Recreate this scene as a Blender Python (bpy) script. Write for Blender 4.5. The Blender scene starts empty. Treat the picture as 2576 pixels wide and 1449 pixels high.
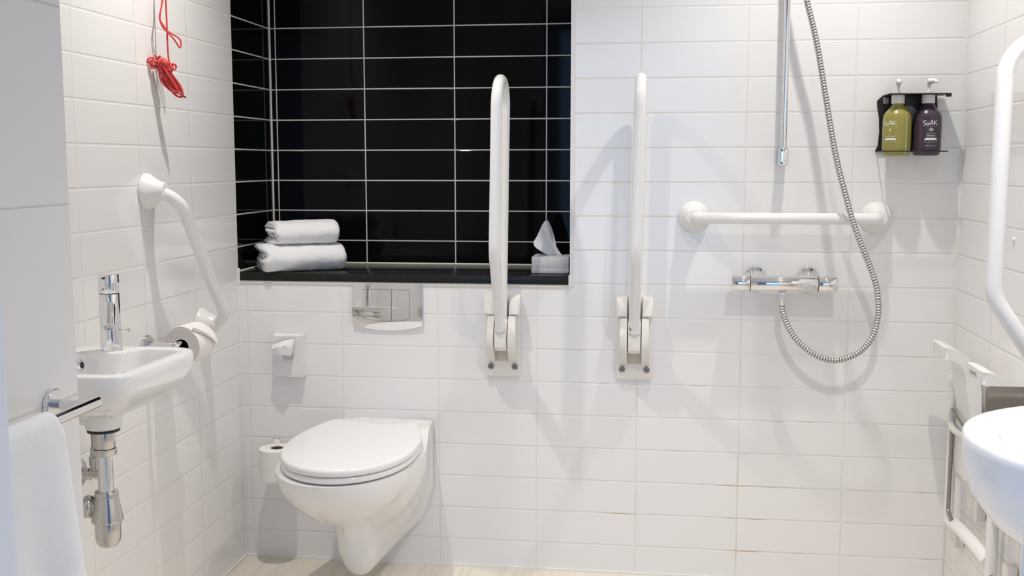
import bpy, bmesh, math, random
from mathutils import Vector, Matrix, noise
random.seed(7)
PI = math.pi
SC = bpy.context.scene
COL = SC.collection

# ------------------------------------------------------------------ camera, world, lights, exposure
cam = bpy.data.cameras.new('camera'); cam_o = bpy.data.objects.new('camera', cam); COL.objects.link(cam_o)
cam.sensor_fit = 'HORIZONTAL'; cam.sensor_width = 36.0; cam.lens = 36.0 * 2735.1 / 2576.0
cam.clip_start = 0.05
R_ = Vector((0.991187311, 0.13246587, -0.00071202)); U_ = Vector((-0.01444384, 0.11341722, 0.99344245)); F_ = Vector((-0.13167797, 0.98467727, -0.11433102))
CAM = Vector((1.26053, -3.21377, 1.24527))
cam_o.matrix_world = Matrix(((R_.x, U_.x, -F_.x, CAM.x), (R_.y, U_.y, -F_.y, CAM.y), (R_.z, U_.z, -F_.z, CAM.z), (0, 0, 0, 1)))
SC.camera = cam_o
SC.view_settings.view_transform = 'Standard'; SC.view_settings.look = 'None'
SC.view_settings.gamma = 1.0; SC.view_settings.use_curve_mapping = False
SC.view_settings.exposure = 0.42
SC.cycles.max_bounces = 12; SC.cycles.diffuse_bounces = 6; SC.cycles.glossy_bounces = 6
SC.cycles.use_denoising = True
SC.cycles.sample_clamp_indirect = 6.0

world = bpy.data.worlds.new('world'); SC.world = world; world.use_nodes = True
world.node_tree.nodes['Background'].inputs[0].default_value = (0.45, 0.62, 1.0, 1)
world.node_tree.nodes['Background'].inputs[1].default_value = 0.35

def spot(name, loc, energy, color=(1, 0.94, 0.875), angle=115, blend=1.0, radius=0.02):
    l = bpy.data.lights.new(name, 'SPOT'); l.energy = energy; l.color = color
    l.spot_size = math.radians(angle); l.spot_blend = blend; l.shadow_soft_size = radius
    o = bpy.data.objects.new(name, l); COL.objects.link(o); o.location = loc
    return o
def area(name, loc, rot, sx, sy, energy, color):
    l = bpy.data.lights.new(name, 'AREA'); l.shape = 'RECTANGLE'; l.size = sx; l.size_y = sy; l.energy = energy; l.color = color
    o = bpy.data.objects.new(name, l); COL.objects.link(o); o.location = loc; o.rotation_euler = rot
    return o
spot('downlight', (0.37, -0.65, 2.385), 46)
spot('downlight', (1.68, -0.43, 2.385), 33)
spot('downlight', (1.70, -1.48, 2.385), 66)
area('hallway_daylight', (1.25, -4.7, 1.3), (PI / 2, 0, 0), 1.5, 1.9, 15, (0.30, 0.56, 1.0))
area('hallway_side_daylight', (-0.75, -3.55, 1.15), (PI / 2, 0, -1.05), 1.1, 1.7, 17, (0.24, 0.50, 1.0))

# ------------------------------------------------------------------ materials
def mat(name, color=(0.8, 0.8, 0.8), rough=0.4, metal=0.0, spec=0.5, coat=0.0, ior=None, sss=0.0):
    m = bpy.data.materials.new(name); m.use_nodes = True
    b = m.node_tree.nodes['Principled BSDF']
    b.inputs['Base Color'].default_value = (*color, 1); b.inputs['Roughness'].default_value = rough
    b.inputs['Metallic'].default_value = metal; b.inputs['Specular IOR Level'].default_value = spec
    if coat: b.inputs['Coat Weight'].default_value = coat; b.inputs['Coat Roughness'].default_value = 0.05
    if ior: b.inputs['IOR'].default_value = ior
    return m
class NT:
    def __init__(s, m): s.t = m.node_tree; s.b = s.t.nodes['Principled BSDF']
    def n(s, typ, **kw):
        q = s.t.nodes.new(typ)
        for k, v in kw.items(): setattr(q, k, v)
        return q
    def l(s, a, b): s.t.links.new(a, b)
    def math(s, op, a, b=None, c=None):
        q = s.n('ShaderNodeMath', operation=op)
        for i, v in enumerate((a, b, c)):
            if v is None: continue
            if isinstance(v, (int, float)): q.inputs[i].default_value = v
            else: s.l(v, q.inputs[i])
        return q.outputs[0]
    def ramp(s, v, lo, hi, a=0.0, b=1.0, smooth=True):
        q = s.n('ShaderNodeMapRange'); q.interpolation_type = 'SMOOTHSTEP' if smooth else 'LINEAR'
        s.l(v, q.inputs[0])
        for i, x in enumerate((lo, hi, a, b)): q.inputs[i + 1].default_value = x
        return q.outputs[0]
    def mix(s, f, a, b):
        q = s.n('ShaderNodeMix', data_type='RGBA')
        if isinstance(f, (int, float)): q.inputs[0].default_value = f
        else: s.l(f, q.inputs[0])
        for i, v in ((6, a), (7, b)):
            if isinstance(v, tuple): q.inputs[i].default_value = (*v, 1)
            else: s.l(v, q.inputs[i])
        return q.outputs[2]
    def coords(s):
        q = s.n('ShaderNodeTexCoord'); return q.outputs['Object']
    def noise(s, vec, scale, detail=3, rough=0.5):
        q = s.n('ShaderNodeTexNoise'); s.l(vec, q.inputs['Vector'])
        q.inputs['Scale'].default_value = scale; q.inputs['Detail'].default_value = detail; q.inputs['Roughness'].default_value = rough
        return q.outputs['Fac']
    def bump(s, h, strength, dist):
        q = s.n('ShaderNodeBump'); s.l(h, q.inputs['Height']); q.inputs['Strength'].default_value = strength; q.inputs['Distance'].default_value = dist
        s.l(q.outputs[0], s.b.inputs['Normal'])

def tile_mat(name, color, grout, axis, u0, pu, z0=0.7877, pz=0.1, joint=0.0026, rough=0.12, stain=0.0, spec=0.5, pillow=0.003, depth=0.0007, ulim=None):
    m = mat(name, color, rough, spec=spec); t = NT(m)
    sep = t.n('ShaderNodeSeparateXYZ'); co = t.coords(); t.l(co, sep.inputs[0])
    u = sep.outputs[axis]; z = sep.outputs[2]
    if ulim is not None: u = t.math('MINIMUM', u, ulim)
    du = t.math('PINGPONG', t.math('SUBTRACT', u, u0), pu / 2)
    dz = t.math('PINGPONG', t.math('SUBTRACT', z, z0), pz / 2)
    d = t.math('MINIMUM', du, dz)
    h = t.ramp(d, joint * 0.35, joint * 0.5 + pillow, 0, 1)
    g = t.ramp(d, joint * 0.40, joint * 0.62, 0, 1)
    gc = grout
    if stain:
        f = t.ramp(t.noise(co, 5.5, 3, 0.6), 0.50, 0.68, 0, stain)
        low = t.ramp(z, 0.15, 1.0, 1.0, 0.25); fx = t.ramp(u, 0.75, 1.15, 0.0, 1.0)
        f = t.math('MULTIPLY', t.math('MULTIPLY', f, low), fx)
        hz = t.math('SUBTRACT', 1.0, t.ramp(dz, joint * .6, joint * .9))
        f = t.math('MULTIPLY', f, t.math('MAXIMUM', hz, 0.55))
        gc = t.mix(f, grout, (0.52, 0.33, 0.17))
    # faint tone shift from tile to tile
    cu = t.math('FLOOR', t.math('DIVIDE', t.math('SUBTRACT', u, u0), pu)); cz = t.math('FLOOR', t.math('DIVIDE', t.math('SUBTRACT', z, z0), pz))
    cmb = t.n('ShaderNodeCombineXYZ'); t.l(cu, cmb.inputs[0]); t.l(cz, cmb.inputs[1])
    wn = t.n('ShaderNodeTexWhiteNoise', noise_dimensions='3D'); t.l(cmb.outputs[0], wn.inputs['Vector'])
    tc = t.mix(t.math('MULTIPLY', wn.outputs['Value'], 0.06), color, tuple(c * 0.88 for c in color))
    t.l(t.mix(g, gc, tc), t.b.inputs['Base Color'])
    t.l(t.math('SUBTRACT', 0.75, t.math('MULTIPLY', g, 0.75 - rough)), t.b.inputs['Roughness'])
    wav = t.math('MULTIPLY', t.noise(co, 7.0, 1), 0.25)
    t.bump(t.math('ADD', h, wav), 0.9, depth)
    return m

WT = (0.84, 0.835, 0.825); WG = (0.77, 0.755, 0.73)
M = {}
M['tile_back'] = tile_mat('white_tile_back', WT, WG, 0, 0.0, 0.3017, stain=0.9)
M['tile_left'] = tile_mat('white_tile_left', WT, WG, 1, -0.3163, 0.3017, ulim=-0.04)
M['tile_right'] = tile_mat('white_tile_right', WT, (0.70, 0.68, 0.645), 1, -0.335, 0.3017, ulim=-0.08)
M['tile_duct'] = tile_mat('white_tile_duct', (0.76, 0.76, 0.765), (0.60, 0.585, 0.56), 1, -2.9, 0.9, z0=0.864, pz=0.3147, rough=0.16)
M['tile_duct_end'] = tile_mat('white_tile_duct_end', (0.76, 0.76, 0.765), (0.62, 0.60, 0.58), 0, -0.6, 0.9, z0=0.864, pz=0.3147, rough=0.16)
M['tile_front'] = tile_mat('white_tile_front', WT, WG, 0, 0.0, 0.3017)
BT = (0.0035, 0.0038, 0.0036); BG = (0.62, 0.60, 0.565)
M['black_back'] = tile_mat('black_tile_back', BT, BG, 0, -0.0048, 0.3017, rough=0.05, spec=0.10, joint=0.0040, pillow=0.0018, depth=0.0008)
M['black_side'] = tile_mat('black_tile_side', BT, BG, 1, -0.5, 1.2, rough=0.05, spec=0.10, joint=0.0042, pillow=0.0018, depth=0.0008)
M['silicone'] = mat('white_silicone', (0.82, 0.81, 0.78), 0.35)
M['silicone_beige'] = mat('beige_silicone', (0.72, 0.69, 0.62), 0.45)
M['trim'] = mat('white_edge_trim', (0.78, 0.775, 0.76), 0.3)
M['paint'] = mat('white_paint', (0.82, 0.82, 0.81), 0.55)
M['door_paint'] = mat('door_frame_paint', (0.78, 0.80, 0.83), 0.45)
M['hall'] = mat('hallway_paint', (0.45, 0.43, 0.41), 0.7)

m = mat('beige_plank_floor', (0.6, 0.52, 0.42), 0.42); t = NT(m); M['floor'] = m
mp = t.n('ShaderNodeMapping'); t.l(t.coords(), mp.inputs[0]); mp.inputs['Scale'].default_value = (26, 1.1, 1)
s1 = t.noise(mp.outputs[0], 1.6, 5, 0.65)
mp2 = t.n('ShaderNodeMapping'); t.l(t.coords(), mp2.inputs[0]); mp2.inputs['Scale'].default_value = (90, 2.5, 1)
s2 = t.noise(mp2.outputs[0], 1.5, 3, 0.6)
c1 = t.mix(t.ramp(s1, 0.36, 0.64), (0.69, 0.62, 0.515), (0.79, 0.735, 0.645))
c2 = t.mix(t.math('MULTIPLY', t.ramp(s2, 0.40, 0.62), 0.30), c1, (0.84, 0.79, 0.71))
t.l(c2, t.b.inputs['Base Color'])

M['ceramic'] = mat('white_ceramic', (0.83, 0.825, 0.82), 0.07, coat=0.3)
M['ceramic_basin'] = mat('white_basin_ceramic', (0.85, 0.85, 0.85), 0.07, coat=0.3)
M['seat_plastic'] = mat('white_seat_plastic', (0.84, 0.838, 0.835), 0.14)
M['cream_plastic'] = mat('cream_plastic', (0.80, 0.775, 0.725), 0.35)
M['white_plastic'] = mat('white_plastic', (0.81, 0.805, 0.79), 0.3)
M['tube_white'] = mat('white_coated_tube', (0.83, 0.828, 0.82), 0.16)
M['slot'] = mat('beige_slot_shade', (0.60, 0.56, 0.48), 0.6)  # shade inside the gap put into a darker beige colour
M['chrome'] = mat('chrome', (0.80, 0.80, 0.81), 0.045, metal=1.0)
M['chrome_dull'] = mat('worn_chrome', (0.60, 0.585, 0.56), 0.16, metal=1.0)
M['hose_metal'] = mat('hose_metal', (0.66, 0.65, 0.64), 0.34, metal=1.0)
M['steel_wire'] = mat('steel_wire', (0.36, 0.33, 0.29), 0.35, metal=1.0)
M['dark_gap'] = mat('dark_gap', (0.02, 0.02, 0.02), 0.5)
M['rubber'] = mat('black_rubber', (0.012, 0.012, 0.013), 0.45)
M['screw'] = mat('grey_screw', (0.24, 0.23, 0.215), 0.4, metal=0.5)
M['braid'] = mat('braided_hose', (0.30, 0.28, 0.26), 0.4, metal=0.6)
M['panel'] = mat('dark_steel_panel', (0.27, 0.25, 0.225), 0.12, metal=1.0)
M['black_metal'] = mat('black_powder_coat', (0.010, 0.010, 0.010), 0.4)
M['grey_disc'] = mat('grey_disc', (0.30, 0.30, 0.30), 0.35)
M['paper'] = mat('toilet_paper', (0.84, 0.815, 0.79), 0.9, spec=0.2)
M['paper_end_shade'] = mat('toilet_paper_end_shade', (0.72, 0.68, 0.655), 0.95, spec=0.1)  # roll ends coloured darker to carry the shade on them
M['card'] = mat('brown_card_core', (0.30, 0.22, 0.15), 0.8)
M['tissue'] = mat('tissue_sheet', (0.82, 0.83, 0.84), 0.85, spec=0.2)
M['film'] = mat('white_bag_film', (0.85, 0.85, 0.85), 0.3)
M['film_print'] = mat('grey_bag_print', (0.50, 0.50, 0.50), 0.4)
M['green'] = mat('olive_green_bottle', (0.30, 0.275, 0.065), 0.28)
M['purple'] = mat('dark_purple_bottle', (0.050, 0.033, 0.050), 0.28)
M['label_white'] = mat('white_label_print', (0.82, 0.82, 0.82), 0.5)
M['label_grey'] = mat('grey_label_print', (0.35, 0.34, 0.35), 0.5)
M['label_pale'] = mat('pale_olive_print', (0.60, 0.59, 0.33), 0.5)
M['pale_green'] = mat('pale_green_edge', (0.50, 0.58, 0.40), 0.4)
M['red_cord'] = mat('red_cord', (0.62, 0.055, 0.05), 0.45)
M['cord_tip'] = mat('dark_cord_tip', (0.05, 0.04, 0.04), 0.5)
M['rust'] = mat('rust_spot', (0.30, 0.10, 0.04), 0.8)
M['black_print'] = mat('black_print', (0.02, 0.02, 0.02), 0.6)

m = mat('black_granite', (0.02, 0.02, 0.02), 0.20, spec=0.14); t = NT(m); M['granite'] = m
v = t.n('ShaderNodeTexVoronoi'); t.l(t.coords(), v.inputs['Vector']); v.inputs['Scale'].default_value = 420
f = t.math('MULTIPLY', t.math('GREATER_THAN', t.noise(t.coords(), 620, 2), 0.66), 1.0)
t.l(t.mix(f, (0.017, 0.017, 0.017), (0.075, 0.075, 0.072)), t.b.inputs['Base Color'])

m = mat('white_terry', (0.86, 0.86, 0.87), 0.95, spec=0.1); t = NT(m); M['terry'] = m
t.b.inputs['Sheen Weight'].default_value = 0.3
t.bump(t.noise(t.coords(), 420, 3, 0.7), 0.55, 0.003)
m = mat('hanging_terry', (0.80, 0.815, 0.84), 0.95, spec=0.1); t = NT(m); M['terry_hang'] = m
t.bump(t.noise(t.coords(), 500, 3, 0.7), 0.5, 0.0015)
m = mat('paper_box', (0.66, 0.65, 0.645), 0.55); t = NT(m); M['box_card'] = m
f = t.ramp(t.noise(t.coords(), 130, 3, 0.6), 0.45, 0.62)
t.l(t.mix(f, (0.74, 0.735, 0.73), (0.64, 0.635, 0.63)), t.b.inputs['Base Color'])

# ------------------------------------------------------------------ object helpers
def link(name, me, parent=None):
    o = bpy.data.objects.new(name, me); COL.objects.link(o)
    if parent is not None: o.parent = parent
    return o
def obj(name, bm, material, parent=None, smooth=40, label=None, recalc=True):
    if recalc: bmesh.ops.recalc_face_normals(bm, faces=bm.faces[:])
    me = bpy.data.meshes.new(name); bm.to_mesh(me); bm.free()
    for q in (material if isinstance(material, (list, tuple)) else [material]): me.materials.append(M[q])
    if smooth:
        me.polygons.foreach_set('use_smooth', [True] * len(me.polygons))
        me.set_sharp_from_angle(angle=math.radians(smooth))
    o = link(name, me, parent)
    if label: o['label'] = label
    return o
def tag(o, label, cat, group=None):
    o['label'] = label; o['category'] = cat
    if group: o['group'] = group
    return o
def thing(name, label, cat, loc=(0, 0, 0), rotz=0.0, group=None):
    o = bpy.data.objects.new(name, None); COL.objects.link(o); o.empty_display_size = 0.05
    o.location = loc; o.rotation_euler = (0, 0, rotz)
    return tag(o, label, cat, group)
def struct(name, bm, material, smooth=0):
    o = obj(name, bm, material, None, smooth); o['kind'] = 'structure'; return o
def B(): return bmesh.new()
def box(bm, lo, hi, bevel=0.0, seg=2, mi=0, mtx=None):
    c = [(a + b) / 2 for a, b in zip(lo, hi)]; s = [abs(b - a) for a, b in zip(lo, hi)]
    mm = Matrix.Translation(c) @ Matrix.Diagonal((*s, 1))
    if mtx: mm = mtx @ mm
    r = bmesh.ops.create_cube(bm, size=1.0, matrix=mm)
    vs = r['verts']; fs = {f for v_ in vs for f in v_.link_faces}
    for f in fs: f.material_index = mi
    if bevel:
        es = list({e for v_ in vs for e in v_.link_edges})
        rr = bmesh.ops.bevel(bm, geom=es, offset=bevel, segments=seg, affect='EDGES', profile=0.5)
        for f in rr['faces']: f.material_index = mi
def fillet(pts, rad, n=8):
    pts = [Vector(p) for p in pts]; out = [pts[0]]
    for i in range(1, len(pts) - 1):
        a, p, b = pts[i - 1], pts[i], pts[i + 1]; d1 = (a - p).normalized(); d2 = (b - p).normalized()
        ang = d1.angle(d2)
        if ang > 3.1: out.append(p); continue
        r = rad[i - 1] if isinstance(rad, (list, tuple)) else rad
        L = min(r / math.tan(ang / 2), (a - p).length * (.97 if i == 1 else .49), (b - p).length * (.97 if i == len(pts) - 2 else .49)); r = L * math.tan(ang / 2)
        c = p + (d1 + d2).normalized() * (r / math.sin(ang / 2)); s = p + d1 * L - c; e = p + d2 * L - c
        tot = s.angle(e); ax = s.cross(e).normalized()
        for k in range(n + 1): out.append(c + Matrix.Rotation(tot * k / n, 3, ax) @ s)
    out.append(pts[-1]); return out
def catmull(pts, n=8, closed=False):
    P = [Vector(p) for p in pts]; out = []; N = len(P)
    g = (lambda i: P[i % N]) if closed else (lambda i: P[max(0, min(N - 1, i))])
    for i in range(N if closed else N - 1):
        a, b, c, d = g(i - 1), g(i), g(i + 1), g(i + 2)
        for k in range(n):
            q = k / n
            out.append(0.5 * ((2 * b) + (c - a) * q + (2 * a - 5 * b + 4 * c - d) * q * q + (3 * b - a - 3 * c + d) * q ** 3))
    if not closed: out.append(P[-1])
    return out
def tube(bm, pts, r, seg=16, caps=True, closed=False, mi=0, up=None, flat=1.0):
    P = [Vector(p) for p in pts]; N = len(P); rings = []
    tang = []
    for i in range(N):
        a = P[(i - 1) % N] if closed or i else P[0]; b = P[(i + 1) % N] if closed or i < N - 1 else P[-1]
        tang.append((b - a).normalized())
    nrm = (up if up else tang[0].orthogonal()).copy(); nrm = (nrm - tang[0] * nrm.dot(tang[0])).normalized()
    for i in range(N):
        if i:
            q = tang[i - 1].rotation_difference(tang[i]); nrm = q @ nrm; nrm = (nrm - tang[i] * nrm.dot(tang[i])).normalized()
        bn = tang[i].cross(nrm); rr = r[i] if isinstance(r, (list, tuple)) else r
        rings.append([bm.verts.new(P[i] + (nrm * math.cos(2 * PI * k / seg) + bn * math.sin(2 * PI * k / seg) * flat) * rr) for k in range(seg)])
    fs = []
    for i in range(N if closed else N - 1):
        A, Bq = rings[i], rings[(i + 1) % N]
        for k in range(seg):
            f = bm.faces.new((A[k], A[(k + 1) % seg], Bq[(k + 1) % seg], Bq[k])); f.material_index = mi; fs.append(f)
    if caps and not closed:
        for rg in (rings[0], rings[-1]):
            f = bm.faces.new(rg); f.material_index = mi
    return fs
def lathe(bm, prof, mtx=Matrix(), seg=32, mi=0, arc=None):
    """prof: list of (r, h); h along local +Z of mtx"""
    rings = []
    for r, h in prof:
        if r < 1e-6: rings.append([bm.verts.new(mtx @ Vector((0, 0, h)))])
        else: rings.append([bm.verts.new(mtx @ Vector((r * math.cos(2 * PI * k / seg), r * math.sin(2 * PI * k / seg), h))) for k in range(seg)])
    for A, Bq in zip(rings, rings[1:]):
        for k in range(seg):
            k2 = (k + 1) % seg
            vs = [A[k % len(A)], A[k2 % len(A)], Bq[k2 % len(Bq)], Bq[k % len(Bq)]]
            u = []
            for v_ in vs:
                if v_ not in u: u.append(v_)
            if len(u) > 2:
                f = bm.faces.new(u); f.material_index = mi
    for rg in (rings[0], rings[-1]):
        if len(rg) > 2: f = bm.faces.new(rg); f.material_index = mi
def axis_m(origin, direction):
    d = Vector(direction).normalized(); q = Vector((0, 0, 1)).rotation_difference(d)
    return Matrix.Translation(origin) @ q.to_matrix().to_4x4()
def loft(bm, rings, closed=True, cap0=False, cap1=False, mi=0):
    R = [[bm.verts.new(p) for p in rg] for rg in rings]; n = len(R[0])
    for A, Bq in zip(R, R[1:]):
        for k in range(n if closed else n - 1):
            f = bm.faces.new((A[k], A[(k + 1) % n], Bq[(k + 1) % n], Bq[k])); f.material_index = mi
    if cap0: bm.faces.new(R[0]).material_index = mi
    if cap1: bm.faces.new(R[-1]).material_index = mi
    return R
def prism(bm, poly, f0, f1, bevel=0.0, seg=2, mi=0):
    """poly of 2-D points; f0/f1 map (a,b) to the two end faces"""
    A = [bm.verts.new(f0(*p)) for p in poly]; Bq = [bm.verts.new(f1(*p)) for p in poly]; n = len(poly)
    fs = [bm.faces.new(A), bm.faces.new(Bq)]
    for k in range(n): fs.append(bm.faces.new((A[k], A[(k + 1) % n], Bq[(k + 1) % n], Bq[k])))
    for f in fs: f.material_index = mi
    if bevel:
        es = list({e for f in fs[:2] for e in f.edges})
        for f in bmesh.ops.bevel(bm, geom=es, offset=bevel, segments=seg, affect='EDGES', profile=0.5)['faces']: f.material_index = mi
def chaikin(poly, n=3):
    for _ in range(n):
        q = []
        for i in range(len(poly)):
            a, b = Vector(poly[i]), Vector(poly[(i + 1) % len(poly)]); q += [a.lerp(b, .25), a.lerp(b, .75)]
        poly = q
    return poly
def round_poly(pts, rads, n=6):
    out = []; N = len(pts)
    for i in range(N):
        a, p, b = (Vector((*pts[(i + k) % N], 0)) for k in (-1, 0, 1))
        f = fillet([a, p, b], rads[i] if isinstance(rads, (list, tuple)) else rads, n)[1:-1]
        out += [(v_.x, v_.y) for v_ in f]
    return out
def radial(poly, c, n):
    """sample a star-shaped closed polygon at n even angles about c"""
    out = []; N = len(poly)
    for k in range(n):
        a = 2 * PI * k / n; d = (math.cos(a), math.sin(a)); best = None
        for i in range(N):
            x1, y1 = poly[i][0] - c[0], poly[i][1] - c[1]; x2, y2 = poly[(i + 1) % N][0] - c[0], poly[(i + 1) % N][1] - c[1]
            ex, ey = x2 - x1, y2 - y1; den = d[0] * ey - d[1] * ex
            if abs(den) < 1e-12: continue
            s = (x1 * ey - y1 * ex) / den; w = (x1 * d[1] - y1 * d[0]) / den
            if s > 0 and -1e-9 <= w <= 1 + 1e-9: best = s if best is None else max(best, s)
        out.append((c[0] + d[0] * best, c[1] + d[1] * best))
    return out
def interp(xs, ys, x):
    if x <= xs[0]: return ys[0]
    for i in range(len(xs) - 1):
        if x <= xs[i + 1]:
            q = (x - xs[i]) / (xs[i + 1] - xs[i]); q = q * q * (3 - 2 * q) if False else q
            return ys[i] + (ys[i + 1] - ys[i]) * q
    return ys[-1]
def text_bm(s, size, fn, align='CENTER', depth=0.0):
    cu = bpy.data.curves.new('txt', 'FONT'); cu.body = s; cu.size = size; cu.align_x = align; cu.resolution_u = 3
    o = bpy.data.objects.new('txt', cu); COL.objects.link(o); bpy.context.view_layer.update()
    me = bpy.data.meshes.new_from_object(o.evaluated_get(bpy.context.evaluated_depsgraph_get()))
    bm = bmesh.new(); bm.from_mesh(me); bpy.data.meshes.remove(me); bpy.data.objects.remove(o); bpy.data.curves.remove(cu)
    bmesh.ops.triangulate(bm, faces=bm.faces[:])
    for v_ in bm.verts: v_.co = fn(v_.co.x, v_.co.y)
    return bm
def merge(dst, src):
    me = bpy.data.meshes.new('tmp'); src.to_mesh(me); src.free(); dst.from_mesh(me); bpy.data.meshes.remove(me)

# ------------------------------------------------------------------ room
XL, XR, H, DN, ND = -0.0259, 2.1056, 2.4, 0.326, 2.15
SILL_B, SILL_T, NX = 0.884, 0.910, 1.0035
bm = B(); box(bm, (XL - .1, -4.9, -0.1), (XR + .1, 0.45, 0)); struct('floor', bm, 'floor')
bm = B(); box(bm, (XL - .1, -2.3, H), (XR + .1, 0.45, H + .1)); struct('ceiling', bm, 'paint')
bm = B()
box(bm, (XL, 0, 0), (XR + .1, 0.42, SILL_B)); box(bm, (NX + .0008, 0, SILL_B), (XR + .1, 0.42, H)); box(bm, (XL, 0, ND), (NX + .0008, 0.42, H))
struct('wall_back', bm, 'tile_back')
bm = B(); box(bm, (XL - .1, -2.2, 0), (XL, 0, H)); struct('wall_left', bm, 'tile_left')
bm = B(); box(bm, (XR, -2.3, 0), (XR + .1, 0, H)); struct('wall_right', bm, 'tile_right')
bm = B()   # black tiled recess: back, left, right, top
box(bm, (XL - .1, DN, SILL_B), (NX, DN + .09, ND), mi=0)
box(bm, (XL - .1, 0, SILL_B), (XL, DN, ND), mi=1); box(bm, (NX, .0005, SILL_T), (NX + .0006, DN, ND), mi=1)
struct('wall_recess', bm, ['black_back', 'black_side'])
bm = B(); box(bm, (XL, -2.2, 0), (0.31, -1.55, H)); 
for f in bm.faces: f.material_index = 1 if abs(f.normal.y) > .5 else 0
struct('wall_left_front', bm, ['tile_duct', 'tile_duct_end'])
bm = B(); box(bm, (XL - .1, -2.3, 0), (0.60, -2.2, H)); box(bm, (1.60, -2.3, 0), (XR, -2.2, H)); box(bm, (0.60, -2.3, 2.15), (1.60, -2.2, H))
struct('wall_front', bm, 'tile_front')
bm = B()
box(bm, (0.565, -2.335, 0), (0.604, -2.199, 2.11), .002); box(bm, (1.596, -2.335, 0), (1.635, -2.199, 2.11), .002); box(bm, (0.565, -2.335, 2.11), (1.635, -2.199, 2.15), .002)
struct('door_1', bm, 'door_paint')
bm = B(); box(bm, (-1.6, -5.0, 0), (4.0, -4.9, 2.6)); struct('wall_hall_unseen', bm, 'hall')  # unseen end wall of the hall, added to keep reflections dark

bm = B(); box(bm, (NX + .0008, -0.0015, SILL_B - .004), (NX + .0135, 0.002, ND)); struct('trim_1', bm, 'trim')
bm = B(); box(bm, (XL, -0.006, 0), (XR, 0.001, 0.007)); struct('baseboard_back', bm, 'silicone')
bm = B(); box(bm, (XL - .001, -1.55, 0), (XL + .006, -0.006, 0.007)); struct('baseboard_left', bm, 'silicone')
bm = B(); tube(bm, [(XL + .001, -.001, .007), (XL + .001, -.001, SILL_B)], .0045, 8); struct('trim_2', bm, 'silicone', 60)
bm = B(); tube(bm, [(XR - .001, -.001, .007), (XR - .001, -.001, H)], .0045, 8); struct('trim_3', bm, 'silicone', 60)
bm = B(); tube(bm, [(XL + .0005, DN - .0005, SILL_T), (XL + .0005, DN - .0005, ND)], .0048, 8); struct('trim_4', bm, 'silicone_beige', 60)
bm = B(); tube(bm, [(XL, DN - .001, SILL_T + .001), (NX, DN - .001, SILL_T + .001)], .0042, 8); tube(bm, [(XL + .001, 0.0, SILL_T + .001), (XL + .001, DN, SILL_T + .001)], .0045, 8); struct('trim_5', bm, 'silicone_beige', 60)
bm = B(); box(bm, (XL + .006, -0.003, SILL_B - .0085), (NX + .004, 0.001, SILL_B)); struct('trim_6', bm, 'silicone_beige')
bm = B(); box(bm, (XL, -0.007, SILL_B - .012), (XL + .0065, 0.001, SILL_T + .012), .002); box(bm, (NX - .003, -.006, SILL_B - .008), (NX + .005, .001, SILL_T + .004), .002); struct('trim_7', bm, 'silicone')

bm = B(); box(bm, (XL + .0068, -0.0055, SILL_B), (NX - .0035, DN - .001, SILL_T), .0015)
tag(obj('window_ledge', bm, 'granite'), 'black speckled granite ledge at the foot of the black tiled recess', 'ledge')

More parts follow.
